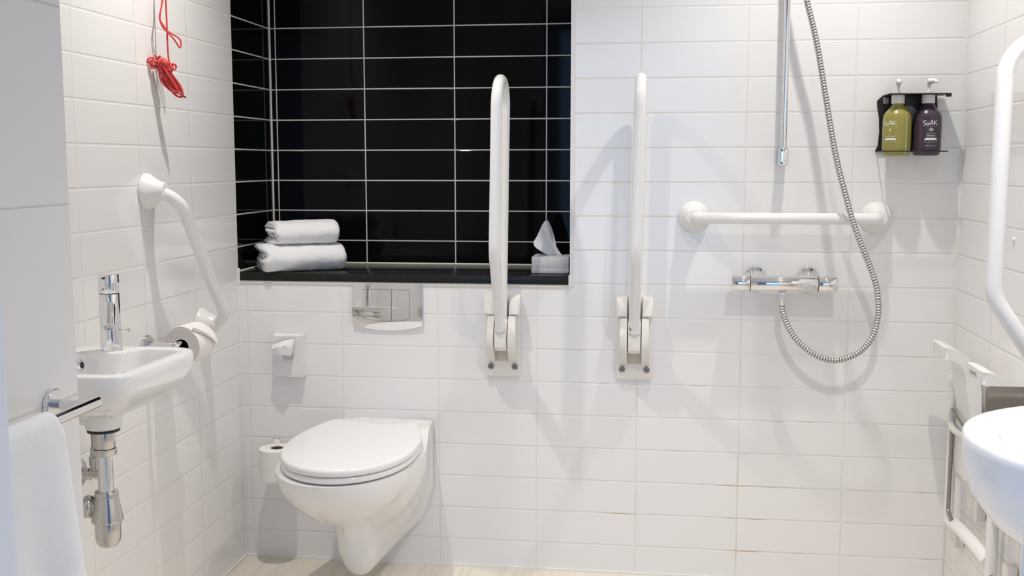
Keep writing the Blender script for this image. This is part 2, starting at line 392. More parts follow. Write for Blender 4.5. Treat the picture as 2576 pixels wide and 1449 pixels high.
# ------------------------------------------------------------------ folded towels in the recess
def folded_towel(name, label, origin, ang, L, W, Ht, seed, sag, inner):
    """ribbon section in the (w,h) plane swept along L; w=0 is the long front edge"""
    th = Ht * .30
    def ribbon(c, th):
        c = catmull([Vector((a, b, 0)) for a, b in c], 6); n = len(c); up = []; dn = []
        for i in range(n):
            tg = (c[min(n - 1, i + 1)] - c[max(0, i - 1)]).normalized(); nn = Vector((-tg.y, tg.x, 0))
            up.append(c[i] + nn * th / 2); dn.append(c[i] - nn * th / 2)
        te = (c[-1] - c[-2]).normalized(); tb = (c[0] - c[1]).normalized()
        e1 = [c[-1] + te * th * .35 + (up[-1] - c[-1]) * .6, c[-1] + te * th * .5, c[-1] + te * th * .35 - (up[-1] - c[-1]) * .6]
        e0 = [c[0] + tb * th * .35 - (up[0] - c[0]) * .6, c[0] + tb * th * .5, c[0] + tb * th * .35 + (up[0] - c[0]) * .6]
        return up + e1 + dn[::-1] + e0, c, th / 2
    h0, h1 = th / 2, Ht - th / 2; mid = (h0 + h1) / 2; rr = (h1 - h0) / 2
    secs = [ribbon([(W, h1 - .004), (W * .7, h1), (W * .35, h1 + .002), (rr * 1.1 + th * .5, h1), (rr * .45 + th * .5, h1 - rr * .25), (th * .5, mid), (rr * .45 + th * .5, h0 + rr * .25), (rr * 1.1 + th * .5, h0), (W * .6, h0), (W, h0)], th)]
    if inner:
        g = (Ht - 2 * th) ; ti = g * .46
        secs.append(ribbon([(W * .95, mid + ti * .5), (W * .5, mid + ti * .52), (th + rr * .55, mid + ti * .5), (th + rr * .35, mid), (th + rr * .55, mid - ti * .5), (W * .5, mid - ti * .52), (W * .93, mid - ti * .5)], ti))
    bm = B(); nL = 70
    ca, sa = math.cos(ang), math.sin(ang)
    for si, (sec, cen, hth) in enumerate(secs):
        rings = []; P = []
        for i in range(len(sec)):
            a, b = sec[i], sec[(i + 1) % len(sec)]; k = max(1, int((b - a).length / .0035))
            P += [a.lerp(b, j / k) for j in range(k)]
        D = []
        for c1, c2 in zip(cen, cen[1:]):
            k = max(1, int((c2 - c1).length / .001)); D += [c1.lerp(c2, j / k) for j in range(k)]
        near = [min(D, key=lambda q: (q - p).length_squared) for p in P]
        re = hth * .9
        st = [(re * (1 - math.cos(f)), math.sin(f)) for f in (0.0, .35, .7, 1.05, 1.4)] + [(re + (L - 2 * re) * j / nL, 1.0) for j in range(nL + 1)] + [(L - re * (1 - math.cos(f)), math.sin(f)) for f in (1.4, 1.05, .7, .35, 0.0)]
        for l, full in st:
            u = l / L; sh = 0.0; e = (1 - u) * L; rg = []
            if e < .020: sh = 1 - math.sqrt(max(0, 1 - (1 - e / .020) ** 2))
            for p, c in zip(P, near):
                p2 = c.lerp(p, full); w, h = p2.x, p2.y
                hh = h + (mid - h) * sh * .30; ww = w + .012 * sh * (1 if w < .05 else 0)
                ll = l + (.006 * math.sin(w * 31 + seed) + .005 * math.sin(h * 150 + seed * 2)) * (1 - u)
                ll -= (.020 if si == 0 else .012) * (w / W) * (1 - u) * .6
                hh += sag * (u - .5) * (h / Ht) * .5
                q = Vector((ll * ca - ww * sa, ll * sa + ww * ca, hh))
                q = q + noise.noise_vector(q * 30 + Vector((seed, 0, 0))) * .0022 + noise.noise_vector(q * 480 + Vector((0, seed, 0))) * .0017
                q.z = max(q.z, .0006); rg.append(q)
            rings.append(rg)
        loft(bm, rings)
    o = obj(name, bm, 'terry', None, 180); o.location = origin
    return tag(o, label, 'towel')
folded_towel('bath_towel', 'larger white terry towel folded on the black ledge, lower of the two', (0.086, -0.040, SILL_T), math.radians(31), 0.250, 0.172, 0.083, 3.1, -.004, True)
folded_towel('hand_towel', 'smaller white terry towel folded on top of the larger folded towel', (0.108, -0.016, SILL_T + .0845), math.radians(31), 0.200, 0.160, 0.070, 8.7, .006, True)

# ------------------------------------------------------------------ tissue box
t_ = thing('tissue_box', 'small grey paper tissue box with a white sheet on the black ledge', 'tissue box', (0.9395, 0.115, SILL_T))
bm = B(); box(bm, (-.057, -.055, .0005), (.057, .055, .052), .003); box(bm, (-.0576, -.0556, .001), (.0576, .0556, .017), .003)
obj('carton', bm, 'box_card', t_)
bm = B()
sheet = [((-.022, -.012, .0525), (-.015, .012, .0525), (.020, -.006, .0525), (.030, .010, .0525))]
def tis(u, v):
    # u across 0..1, v up 0..1; a pulled tissue: gathered at the slot, fanned towards upper left
    bx, by = -.012 + .046 * u, .006 * math.sin(u * 5)
    tx = -.052 + .065 * u ** .8; tz = .062 + .088 * math.sin(PI * min(1, .18 + u * .62)) ** 1.3 * (1 - .75 * max(0, u - .55))
    q = v ** .85
    x = bx + (tx - bx) * math.sin(q * PI / 2) - .012 * math.sin(PI * v) * (1 - u)
    z = .0515 + (tz - .0515 + .045 * u * (1 - u)) * q
    y = by + .016 * math.sin(u * 7 + v * 2.0) * v - .014 * v * u
    return Vector((x, y, z))
n = 26; G = [[bm.verts.new(tis(i / n, j / n)) for j in range(n + 1)] for i in range(n + 1)]
for i in range(n):
    for j in range(n): bm.faces.new((G[i][j], G[i + 1][j], G[i + 1][j + 1], G[i][j + 1]))
o = obj('tissue', bm, 'tissue', t_, 60); md = o.modifiers.new('s', 'SOLIDIFY'); md.thickness = .0006

# ------------------------------------------------------------------ flush plate
def fp_y(x, z):
    v = (z - .7365) / .146
    return -.0055 - .146 * (.105 * (1 - v) - .50 * max(0, .6 - v) ** 2.84) - .0022 * (1 - (x / .11) ** 2)
t_ = thing('flush_plate', 'mirror chrome flush plate below the granite ledge above the toilet', 'flush plate', (0.4485, 0, 0))
def fp_bot(x): return .7365 + .0165 * (x / .109) ** 2
bm = B(); nx, nz = 40, 14
F = [[bm.verts.new((x, fp_y(x, z), z)) for k in range(nz + 1) for z in [fp_bot(x) + (.8825 - fp_bot(x)) * k / nz]] for i in range(nx + 1) for x in [-.109 + .218 * i / nx]]
K = [[bm.verts.new((v_.co.x, -.0002, v_.co.z)) for v_ in c] for c in F]
for i in range(nx):
    for k in range(nz): bm.faces.new((F[i][k], F[i + 1][k], F[i + 1][k + 1], F[i][k + 1]))
for i in range(nx):
    for k in (0, nz): bm.faces.new((F[i][k], F[i + 1][k], K[i + 1][k], K[i][k]))
for k in range(nz):
    for i in (0, nx): bm.faces.new((F[i][k], F[i][k + 1], K[i][k + 1], K[i][k]))
obj('plate', bm, 'chrome', t_, 30)
def fp_panel(name, x0, x1, off, material, grow=0.0):
    bm = B(); n_ = 24; zt = lambda x: .8625 - .0012 * abs(x / .075) ** 2 + grow; zb = lambda x: .7665 + .0092 * (x / .074) ** 2 - grow
    for s in (0, 1):
        pass
    nk = 10; rings = []
    for x in [x0 + (x1 - x0) * i / n_ for i in range(n_ + 1)]:
        zs = [zb(x) + (zt(x) - zb(x)) * k / nk for k in range(nk + 1)]
        rings.append([Vector((x, fp_y(x, z) - off, z)) for z in zs] + [Vector((x, fp_y(x, zt(x)) + .002, zt(x))), Vector((x, fp_y(x, zb(x)) + .002, zb(x)))])
    loft(bm, rings, cap0=True, cap1=True)
    return obj(name, bm, material, t_, 30)
fp_panel('button_recess', -.0762, .0712, .00025, 'dark_gap', .0008)
fp_panel('large_button', -.0755, .0138, .0008, 'chrome'); fp_panel('small_button', .0150, .0705, .0008, 'chrome')

# ------------------------------------------------------------------ sanitary bag dispenser
t_ = thing('bag_dispenser', 'white square bag dispenser with a crumpled white bag on back wall left of toilet', 'dispenser', (0.137, 0, 0))
bm = B()
A = [(-.049, 0, .586), (.049, 0, .586), (.049, 0, .7205), (-.049, 0, .7205)]; Bq = [(-.046, -.032, .589), (.042, -.032, .589), (.042, -.032, .7175), (-.046, -.032, .7175)]
loft(bm, [A, Bq], cap0=True, cap1=True); bmesh.ops.bevel(bm, geom=bm.edges[:], offset=.0012, segments=2, affect='EDGES')
obj('cover', bm, 'white_plastic', t_, 30)
bm = B()
Vv = [(-.044, -.035, .690), (-.016, -.044, .702), (.026, -.038, .711), (-.042, -.060, .679), (-.018, -.070, .688), (.006, -.072, .694), (.022, -.056, .682),
      (-.030, -.062, .665), (-.006, -.070, .664), (.018, -.054, .660), (-.022, -.050, .650), (.000, -.054, .642), (.016, -.044, .648), (-.012, -.036, .642), (.010, -.035, .640), (-.030, -.034, .664), (.021, -.034, .668)]
Vb = [bm.verts.new(p) for p in Vv]
for q, mi in [((0, 1, 4, 3), 0), ((1, 2, 5, 4), 0), ((2, 6, 5), 0), ((3, 4, 8, 7), 0), ((4, 5, 8), 0), ((5, 6, 9, 8), 0), ((7, 8, 11, 10), 0), ((8, 9, 12, 11), 1), ((10, 11, 14, 13), 0), ((11, 12, 14), 0), ((0, 3, 7, 15), 0), ((15, 7, 10, 13), 0), ((2, 16, 9, 6), 0), ((16, 12, 9), 1)]:
    bm.faces.new([Vb[i] for i in q]).material_index = mi
bmesh.ops.subdivide_edges(bm, edges=bm.edges[:], cuts=2, use_grid_fill=True)
for v_ in bm.verts: v_.co += noise.noise_vector(v_.co * 90) * .0022
obj('paper_bag', bm, ['film', 'film_print'], t_, 25, label='crumpled white bag pulled half out of the slot')

# ------------------------------------------------------------------ toilet
TX = 0.4450
t_ = thing('toilet', 'white wall hung toilet with closed lid under the chrome flush plate', 'toilet', (TX, 0, 0))
def t_hw(y):   # half width of the rim, y = distance from the wall
    if y > .345: q = (y - .345) / (.636 - .345); return .190 * max(0, 1 - q ** 2.25) ** .5
    return interp([0, .05, .12, .22, .30, .345], [.141, .143, .156, .178, .188, .190], y)
def smooth_tab(xs, ys_, x):
    if x <= xs[0]: return ys_[0]
    if x >= xs[-1]: return ys_[-1]
    i = max(k for k in range(len(xs) - 1) if xs[k] <= x); n = len(xs)
    def slope(k):
        if k == 0 or k == n - 1: return 0 if k == n - 1 else (ys_[1] - ys_[0]) / (xs[1] - xs[0])
        d0 = (ys_[k] - ys_[k - 1]) / (xs[k] - xs[k - 1]); d1 = (ys_[k + 1] - ys_[k]) / (xs[k + 1] - xs[k])
        return 0 if d0 * d1 <= 0 else 2 * d0 * d1 / (d0 + d1)
    h = xs[i + 1] - xs[i]; q = (x - xs[i]) / h
    return (2 * q ** 3 - 3 * q ** 2 + 1) * ys_[i] + (q ** 3 - 2 * q ** 2 + q) * h * slope(i) + (-2 * q ** 3 + 3 * q ** 2) * ys_[i + 1] + (q ** 3 - q ** 2) * h * slope(i + 1)
ys = [i * .0125 for i in range(46)] + [.572, .583, .593, .602, .610, .617, .623, .628, .632, .6348]
bm = B(); rings = []
for y in ys:
    w = t_hw(y); zt = smooth_tab([0, .03, .09, .15, .7], [.457, .4545, .4440, .4345, .432], y)
    zb = smooth_tab([0, .1, .2, .30, .345, .375, .395, .42, .46, .51, .56, .605, .636], [.095, .078, .068, .070, .090, .135, .205, .250, .266, .290, .325, .370, .420], y)
    foot = smooth_tab([0, .08, .18, .28, .35, .385, .415], [.110, .078, .060, .054, .052, .046, .0], y)
    hb = smooth_tab([0, .15, .28, .40, .46], [.98, .86, .62, .60, 1.0], y)
    rg = []; n = 30
    for k in range(n + 1):
        a = (k / n) * PI / 2
        hz = math.sin(a) ** 1.10
        zz = zt + (zb - zt) * hz
        up = w * max(0, 1 - (min(1, hz / hb)) ** smooth_tab([.40, .50, .64], [2.5, 2.3, 2.0], y)) ** .62
        side = foot * (1 + max(0, .8 - hz) * .35) * max(0, 1 - max(0, (hz - .70) / .30) ** 2.4) ** .5
        h = min((up ** 5 + side ** 5) ** .2, w)
        fl = smooth_tab([0, .05, .14], [1.0, .55, 0], y)
        hf = w * (1 - .60 * hz ** 1.15) * max(0, 1 - max(0, (hz - .85) / .15) ** 2) ** .5
        h = min(w, h + ((h ** 5 + hf ** 5) ** .2 - h) * fl * .85)
        if k == n: h = 0
        rg.append((h, zz))
    rings.append(rg)
for it in range(14):      # fair the body lengthwise
    new = [list(r) for r in rings]
    for i in range(1, len(ys) - 6):
        for k_ in range(3, n + 1):
            a_, b_, c_ = rings[i - 1][k_], rings[i][k_], rings[i + 1][k_]
            f_ = min(1, (k_ - 2) / 4) * .5 * min(1, (len(ys) - 6 - i) / 8)
            new[i][k_] = (b_[0] + ((a_[0] + c_[0]) / 2 - b_[0]) * f_, b_[1] + ((a_[1] + c_[1]) / 2 - b_[1]) * f_ * .5)
    rings = new
rings = [[Vector((-h, -y, z)) for h, z in rg] + [Vector((h, -y, z)) for h, z in rg[-2::-1]] for y, rg in zip(ys, rings)]
R = loft(bm, rings, closed=False, cap0=True)
bm.faces.new(R[-1])
for A, Bq in zip(R, R[1:]): bm.faces.new((A[0], A[-1], Bq[-1], Bq[0]))
bmesh.ops.remove_doubles(bm, verts=bm.verts[:], dist=1e-5)
obj('bowl', bm, 'ceramic', t_, 60)
t_.rotation_euler[2] = math.radians(-2.4)
def seat_outline(grow, y0, back):
    pts = []
    ysq = [y0 + (.630 + grow - y0) * (1 - math.cos(PI * i / 80)) / 2 for i in range(81)]
    def hw(y):
        q0 = .345
        if y > q0: q = (y - q0) / (.630 + grow - q0); return (.186 + grow) * max(0, 1 - q ** 2.2) ** .5
        return smooth_tab([y0, y0 + .012, .14, .20, .27, .31, .345], [back - .014, back, .150 + grow, .167 + grow, .181 + grow, .1855 + grow, .186 + grow], y)
    L_ = [(-hw(y), -y) for y in ysq]; Rr = [(hw(y), -y) for y in ysq[-2::-1]]
    return L_ + Rr
def slab(bm, outline, z0, z1, rb, dome=0.0):
    c = Vector((0, -.33)); rings = []
    steps = [(rb, z0)] + [(rb * (1 - math.sin(a)), z0 + rb * .6 * (1 - math.cos(a))) for a in (PI / 4, PI / 2)] + [(rb * (1 - math.cos(a)), z1 - rb + rb * math.sin(a)) for a in (0, PI / 8, PI / 4, 3 * PI / 8, PI / 2)]
    for ins, z in steps:
        rings.append([Vector((p[0] - ins * (Vector(p) - c).normalized().x, p[1] - ins * (Vector(p) - c).normalized().y, z)) for p in outline])
    top = rings[-1]
    for s in (.93, .8, .6, .35, .12): rings.append([Vector((c.x + (p.x - c.x) * s, c.y + (p.y - c.y) * s, z1 + dome * (1 - s * s))) for p in top])
    loft(bm, rings, cap0=True, cap1=True)
bm = B(); slab(bm, seat_outline(-.004, .085, .112), .4355, .4525, .007); q_ = obj('seat', bm, 'seat_plastic', t_, 60); q_.rotation_euler[2] = math.radians(4.5); q_.location = (-.028, -.0011, 0)
bm = B(); slab(bm, seat_outline(-.001, .068, .126), .4545, .4755, .009, .003); q_ = obj('lid', bm, 'seat_plastic', t_, 60); q_.rotation_euler[2] = math.radians(4.8); q_.location = (-.029, -.0012, 0)
for s in (-1, 1):
    bm = B(); lathe(bm, [(.009, 0), (.010, .002), (.010, .048), (.009, .050)], axis_m((s * .058 - .034, -.060, .463), (1, 0, 0)), 16); obj('hinge', bm, 'seat_plastic', t_)
bm = B(); box(bm, (-.1425, -.004, .36), (.1425, 0, .4615), .0015); obj('wall_gasket', bm, 'silicone', t_)

# ------------------------------------------------------------------ toilet rolls
def paper_roll(bm, m4, r, rc, L_):
    lathe(bm, [(rc, 0), (r - .001, 0), (r, .001), (r, L_ - .001), (r - .001, L_), (rc, L_), (rc, 0)], m4, 48)
    for f in bm.faces:
        q = m4.inverted() @ f.calc_center_median(); rr = math.hypot(q.x, q.y)
        f.material_index = 2 if rr < rc * 1.02 else (1 if min(q.z, L_ - q.z) < 1e-4 else 0)
# spare roll standing behind the toilet
SX, SY, SZ = 0.113, -0.077, 0.287
t_ = thing('spare_roll_holder', 'chrome upright spare roll holder with round knob on back wall beside toilet', 'roll holder', (SX, 0, 0))
bm = B(); tube(bm, fillet([(0, -.001, .272), (0, SY, .272), (0, SY, .405)], .012), .005, 12); obj('rod', bm, 'chrome', t_)
bm = B(); lathe(bm, [(.005, .365), (.0065, .385), (.008, .398), (.0115, .404), (.0125, .407), (.0125, .411), (.011, .413), (0, .413)], Matrix.Translation((0, SY, 0)), 24); obj('knob', bm, 'chrome', t_)
bm = B(); lathe(bm, [(.022, 0), (.022, .005), (.019, .008), (0, .008)], axis_m((0, -.0002, .272), (0, -1, 0)), 24); obj('wall_rosette', bm, 'chrome', t_)
bm = B(); lathe(bm, [(.0085, .2765), (.026, .2765), (.026, .280), (.0085, .280)], Matrix.Translation((0, SY, 0)), 24); obj('rest_disc', bm, 'chrome', t_)
bm = B(); paper_roll(bm, Matrix.Translation((0, 0, 0)), .0545, .0195, .096)
o = obj('toilet_roll', bm, ['paper', 'paper', 'card'], None, 40); o.location = (SX, SY, .2805)
tag(o, 'white toilet roll standing upright on the low holder beside the toilet', 'toilet roll')

# roll holder on the left wall
t_ = thing('toilet_roll_holder', 'chrome toilet roll holder arm on left wall behind small basin', 'roll holder', (XL, -0.632, 0.787))
bm = B(); lathe(bm, [(.025, 0), (.025, .009), (.023, .012), (0, .012)], axis_m((.0002, 0, 0), (1, 0, 0)), 32); obj('wall_rosette', bm, 'chrome', t_)
bm = B(); tube(bm, fillet([(.010, 0, 0), (.083, 0, 0), (.083, .150, 0)], .010), .0075, 16); obj('arm', bm, 'chrome', t_)
RX, RZ = XL + .083, .7780
m4 = axis_m((RX, -.602, RZ), (0, 1, 0))
bm = B(); paper_roll(bm, m4, .050, .0190, .097)
rl = obj('toilet_roll', bm, ['paper', 'paper_end_shade', 'card'], None, 40)
tag(rl, 'white toilet roll with folded loose end hanging on the left wall behind basin', 'toilet roll')
bm = B(); G = []
for i in range(31):
    a = math.radians(118 - i * 4.4); row = []
    for j in range(13):
        v = j / 12; yy = -.6015 + .096 * v
        lift = max(0, (i - 14) / 16.0)
        cut = 1 if i <= 12 else None
        r = .0509 + .010 * lift ** 1.6
        # the free end is folded to a point at the far side
        lim = 118 - (14 + 16 * v) * 4.4
        aa = max(a, math.radians(lim))
        row.append(bm.verts.new((RX + r * math.cos(aa), yy, RZ + r * math.sin(aa))))
    G.append(row)
for i in range(30):
    for j in range(12):
        vs = (G[i][j], G[i + 1][j], G[i + 1][j + 1], G[i][j + 1])
        try: bm.faces.new(vs)
        except ValueError: pass
bmesh.ops.remove_doubles(bm, verts=bm.verts[:], dist=1e-5)
bmesh.ops.dissolve_degenerate(bm, edges=bm.edges[:], dist=1e-5)
o = obj('loose_sheet', bm, 'paper', rl, 60); md = o.modifiers.new('s', 'SOLIDIFY'); md.thickness = .0005

# ------------------------------------------------------------------ grab rails with round flanges
def flange(parent, pos, d, R0=.046, depth=.052, rt=.019):
    bm = B(); lathe(bm, [(R0 - .002, 0), (R0, .001), (R0, .006), (R0 * .93, .012), (R0 * .74, .024), (R0 * .56, .038), (rt + .003, depth), (rt, depth + .001), (0, depth + .001)], axis_m(pos, d), 40)
    return obj('flange', bm, 'white_plastic', parent, 45)
t_ = thing('grab_rail', 'white angled grab rail with two round flanges on left wall', 'grab rail', (XL, 0, 0))
a0, a1 = Vector((0, -.594, 1.174)), Vector((0, -.290, .790)); S = .082
bm = B(); dirr = (a1 - a0).normalized()
tube(bm, fillet([a0 + Vector((.012, 0, 0)), a0 + Vector((S, 0, 0)), a1 + Vector((S, 0, 0)), a1 + Vector((.012, 0, 0))], [.075, .062], 14), .0163, 20); obj('rail_tube', bm, 'tube_white', t_, 60)
flange(t_, a0 + Vector((.0003, 0, 0)), (1, 0, 0)); flange(t_, a1 + Vector((.0003, 0, 0)), (1, 0, 0))
t_ = thing('grab_rail', 'white horizontal grab rail above the shower mixer on back wall', 'grab rail', (0, 0, 1.089))
a0, a1 = Vector((1.3655, 0, 0)), Vector((1.878, 0, 0)); S = -.078
bm = B(); tube(bm, fillet([a0 + Vector((.006, -.047, 0)), a0 + Vector((.010, S, 0)), a1 + Vector((-.010, S, 0)), a1 + Vector((-.006, -.047, 0))], .022, 10), .0163, 20); obj('rail_tube', bm, 'tube_white', t_, 60)
flange(t_, a0 + Vector((0, -.0003, 0)), (0, -1, 0)); flange(t_, a1 + Vector((0, -.0003, 0)), (0, -1, 0))

# ------------------------------------------------------------------ drop-down support rails
def drop_rail(label, loc, rotz, lean):
    t_ = thing('drop_down_rail', label, 'support rail', loc, rotz, 'folded up support rails')
    bm = B(); box(bm, (-.053, -.014, 0), (.053, -.0002, .248), .002); obj('wall_plate', bm, 'cream_plastic', t_, 30)
    bm = B(); box(bm, (-.0195, -.0155, .046), (.0195, -.0135, .228), .0005); obj('slot', bm, 'slot', t_, 30, label='slot between the cheeks with its shade coloured beige')
    for s in (-1, 1):
        bm = B()
        prism(bm, [(-.0130, .190), (-.044, .190), (-.046, .200), (-.030, .240), (-.0130, .248)], lambda a, b: Vector((s * .0225, a, b)), lambda a, b: Vector((s * .0535, a, b)), .0018)
        prism(bm, [(-.043, .1935), (-.0475, .1945), (-.0440, .218), (-.040, .219)], lambda a, b: Vector((s * .0300, a, b)), lambda a, b: Vector((s * .0500, a, b)), .0012)
        obj('latch_block', bm, 'cream_plastic', t_, 35)
        bm = B(); arc = [(-.0130, .189)] + [(-.013 - .063 * math.sin(PI * q) ** .75 * (1 if q > 0 else 1), .190 - .148 * q) for q in [.12, .2, .3, .4, .5, .6, .7, .8, .88, .95]] + [(-.0130, .040)]
        arc[1] = (-.050, .187)
        prism(bm, arc, lambda a, b: Vector((s * .0210, a, b)), lambda a, b: Vector((s * .0430, a * (.86 if a < -.02 else 1), b)), .003, 3)
        obj('cheek', bm, 'cream_plastic', t_, 35)
        bm = B(); lathe(bm, [(.0088, 0), (.0088, .004), (.0075, .006), (.0045, .006), (.0045, .003), (0, .003)], axis_m((s * .0365, -.0138, .030), (0, -1, 0)), 20); box(bm, (s * .0365 + .004, -.0165, .0225), (s * .0365 + .0085, -.0140, .0275)); obj('screw', bm, 'screw', t_, 35)
    bm = B(); prism(bm, [(-.016, .180), (-.030, .185), (-.052, .176), (-.0665, .150), (-.0720, .120), (-.0700, .096), (-.060, .0850), (-.016, .0830)], lambda a, b: Vector((-.0185, a, b)), lambda a, b: Vector((.0185, a, b)), .0035, 3)
    obj('pivot_block', bm, 'cream_plastic', t_, 35)
    bm = B(); tube(bm, [(.0172 * math.cos(q), -.0655 + .0172 * math.sin(q) * .8, .1485) for q in [PI + PI * i / 16 for i in range(17)]], .0016, 8); obj('socket_lip', bm, 'cream_plastic', t_, 60)
    bm = B(); L = lean
    pts = [(0, -.060, .147), (0, -.082, .200), (L * .3, -.208, .385), (L, -.206, .872), (L, -.0425, .872), (L * .05, -.0425, .17)]
    tube(bm, fillet(pts, [.05, .09, .078, .078], 14), .0158, 20); obj('rail_tube', bm, 'tube_white', t_, 60)
    return t_
drop_rail('white folded up support rail in front of the black tiled recess, right of the toilet', (0.8045, 0, .606), 0, .012)
d2 = drop_rail('white folded up support rail with rusty hinge on the white tiles, left of the shower', (1.1985, 0, .606), 0, .012)
bm = B(); bmesh.ops.create_icosphere(bm, subdivisions=3, radius=1, matrix=Matrix.Translation((-.0100, -.0775, .163)) @ Matrix.Diagonal((.0042, .0016, .0066, 1)))
for v_ in bm.verts: v_.co += Vector((noise.noise(v_.co * 400) * .0018, 0, noise.noise(v_.co * 300 + Vector((3, 3, 3))) * .002))
obj('rust_patch', bm, 'rust', d2, 60, label='brown rust spot at the foot of the tube')
drop_rail('white folded up support rail on right wall beside the large washbasin', (XR, -1.05, .606), -PI / 2, .0)

# ------------------------------------------------------------------ riser rail, hand shower, hose, mixer
t_ = thing('shower_riser_rail', 'slim chrome vertical shower riser rail on back wall left of the hose', 'shower rail', (1.610, 0, 0))
bm = B(); lathe(bm, [(.0085, 1.255), (.0085, 2.06)], Matrix.Translation((0, -.052, 0)), 24); obj('rail', bm, 'chrome', t_, 50)
for z0 in (1.237, 2.05):
    bm = B(); box(bm, (-.0125, -.066, z0), (.0125, -.0002, z0 + .050), .005, 3); obj('wall_bracket', bm, 'chrome', t_, 40)
bm = B(); box(bm, (-.018, -.085, 1.93), (.018, -.036, 1.975), .006, 3); obj('slider', bm, 'chrome', t_, 40)
t_ = thing('hand_shower', 'chrome hand shower hooked high on the riser rail', 'hand shower', (1.612, -.095, 1.95))
bm = B(); tube(bm, [(.0, .0, -.045), (0, -.004, .02), (.0, -.05, .10), (0, -.075, .135)], [.011, .012, .013, .016], 16); obj('handle', bm, 'chrome', t_, 50)
bm = B(); lathe(bm, [(0, 0), (.045, 0), (.048, .004), (.046, .012), (.025, .026), (0, .030)], axis_m((0, -.092, .128), (0, .45, .9)), 32); obj('spray_head', bm, 'chrome', t_, 50)

HP = [(1.617, -.065, .846), (1.6172, -.065, .830), (1.6221, -.066, .8107), (1.637, -.07, .7749), (1.6651, -.075, .7362), (1.7095, -.08, .7025), (1.7552, -.085, .6884), (1.7956, -.09, .6971), (1.8351, -.095, .7216), (1.8629, -.1, .7636), (1.8738, -.105, .8207), (1.871, -.11, .8715), (1.8628, -.112, .9104), (1.8468, -.115, .9548), (1.825, -.12, 1.0046), (1.8072, -.122, 1.0485), (1.7909, -.122, 1.0922), (1.7736, -.118, 1.152), (1.7558, -.11, 1.2171), (1.7394, -.105, 1.2878), (1.725, -.1, 1.3639), (1.7092, -.0965, 1.4506), (1.691, -.095, 1.5479), (1.6759, -.095, 1.6129), (1.6552, -.096, 1.6886), (1.630, -.0965, 1.80), (1.613, -.0955, 1.890), (1.612, -.095, 1.905)]
cv = catmull(HP, 12); LL = [0]
for a, b in zip(cv, cv[1:]): LL.append(LL[-1] + (b - a).length)
def at_len(s):
    for i in range(len(LL) - 1):
        if s <= LL[i + 1]: return cv[i].lerp(cv[i + 1], (s - LL[i]) / max(1e-9, LL[i + 1] - LL[i]))
    return cv[-1]
pitch = .0078; nr = int(LL[-1] / pitch); pts = []; rad = []; mis = []
prof = [(0, .0070, 1), (.10, .0072, 0), (.20, .0086, 0), (.45, .0090, 0), (.70, .0086, 0), (.80, .0072, 0), (.90, .0070, 1)]
for i in range(nr):
    for q, r, k in prof:
        pts.append(at_len((i + q) * pitch)); rad.append(r); mis.append(k)
bm = B(); seg = 14; fs = tube(bm, pts, rad, seg)
for i, f in enumerate(fs): f.material_index = mis[i // seg]
t_ = thing('shower_hose', 'ribbed chrome shower hose looping down to the mixer', 'hose', (0, 0, 0))
obj('hose', bm, ['hose_metal', 'dark_gap'], t_, 60)
bm = B(); lathe(bm, [(.0095, 0), (.0105, .002), (.0105, .016), (.0085, .022), (.008, .040), (.0075, .041), (0, .041)], axis_m((1.617, -.065, .8805), (0, 0, -1)), 20); obj('hose_ferrule', bm, 'chrome', t_, 40)

t_ = thing('shower_mixer', 'chrome bar shower mixer with two handles under the grab rail', 'mixer', (1.619, 0, .9035))
Y0 = -.065; ax = lambda x: axis_m((x, Y0, 0), (1, 0, 0))
bm = B(); lathe(bm, [(.0215, 0), (.0225, .0015), (.0225, .186), (.0215, .1875)], ax(-.0935), 36); obj('body', bm, 'chrome', t_, 40)
for s in (-1, 1):
    bm = B(); lathe(bm, [(.0, 0), (.0225, 0), (.0235, .0015), (.0235, .047), (.0225, .050), (.0, .050)], ax(.0955 if s > 0 else -.1455), 36)
    h = obj('handle', bm, 'chrome', t_, 40)
    bm = B(); lathe(bm, [(.0225, 0), (.0225, .0022)], ax(.0937 if s > 0 else -.0957), 36); obj('gap_ring', bm, 'dark_gap', t_, 40)
    bm = B(); lathe(bm, [(.0045, 0), (.0045, .006), (.004, .007), (0, .007)], axis_m((s * .113, Y0, -.0228), (0, 0, -1)), 14); obj('stop_button', bm, 'chrome', h, 40)
    bm = B(); lathe(bm, [(.033, 0), (.033, .002), (.030, .006), (.021, .020), (.0165, .034), (.0155, .050), (0, .050)], axis_m((s * .075, -.0002, .012), (0, -1, -.22)), 40); obj('escutcheon', bm, 'chrome', t_, 50)
bm = B(); lathe(bm, [(.0105, 0), (.0105, .004), (.009, .005), (.009, .0085)], axis_m((-.002, Y0, -.0205), (0, 0, -1)), 20); obj('outlet', bm, 'chrome_dull', t_, 40)

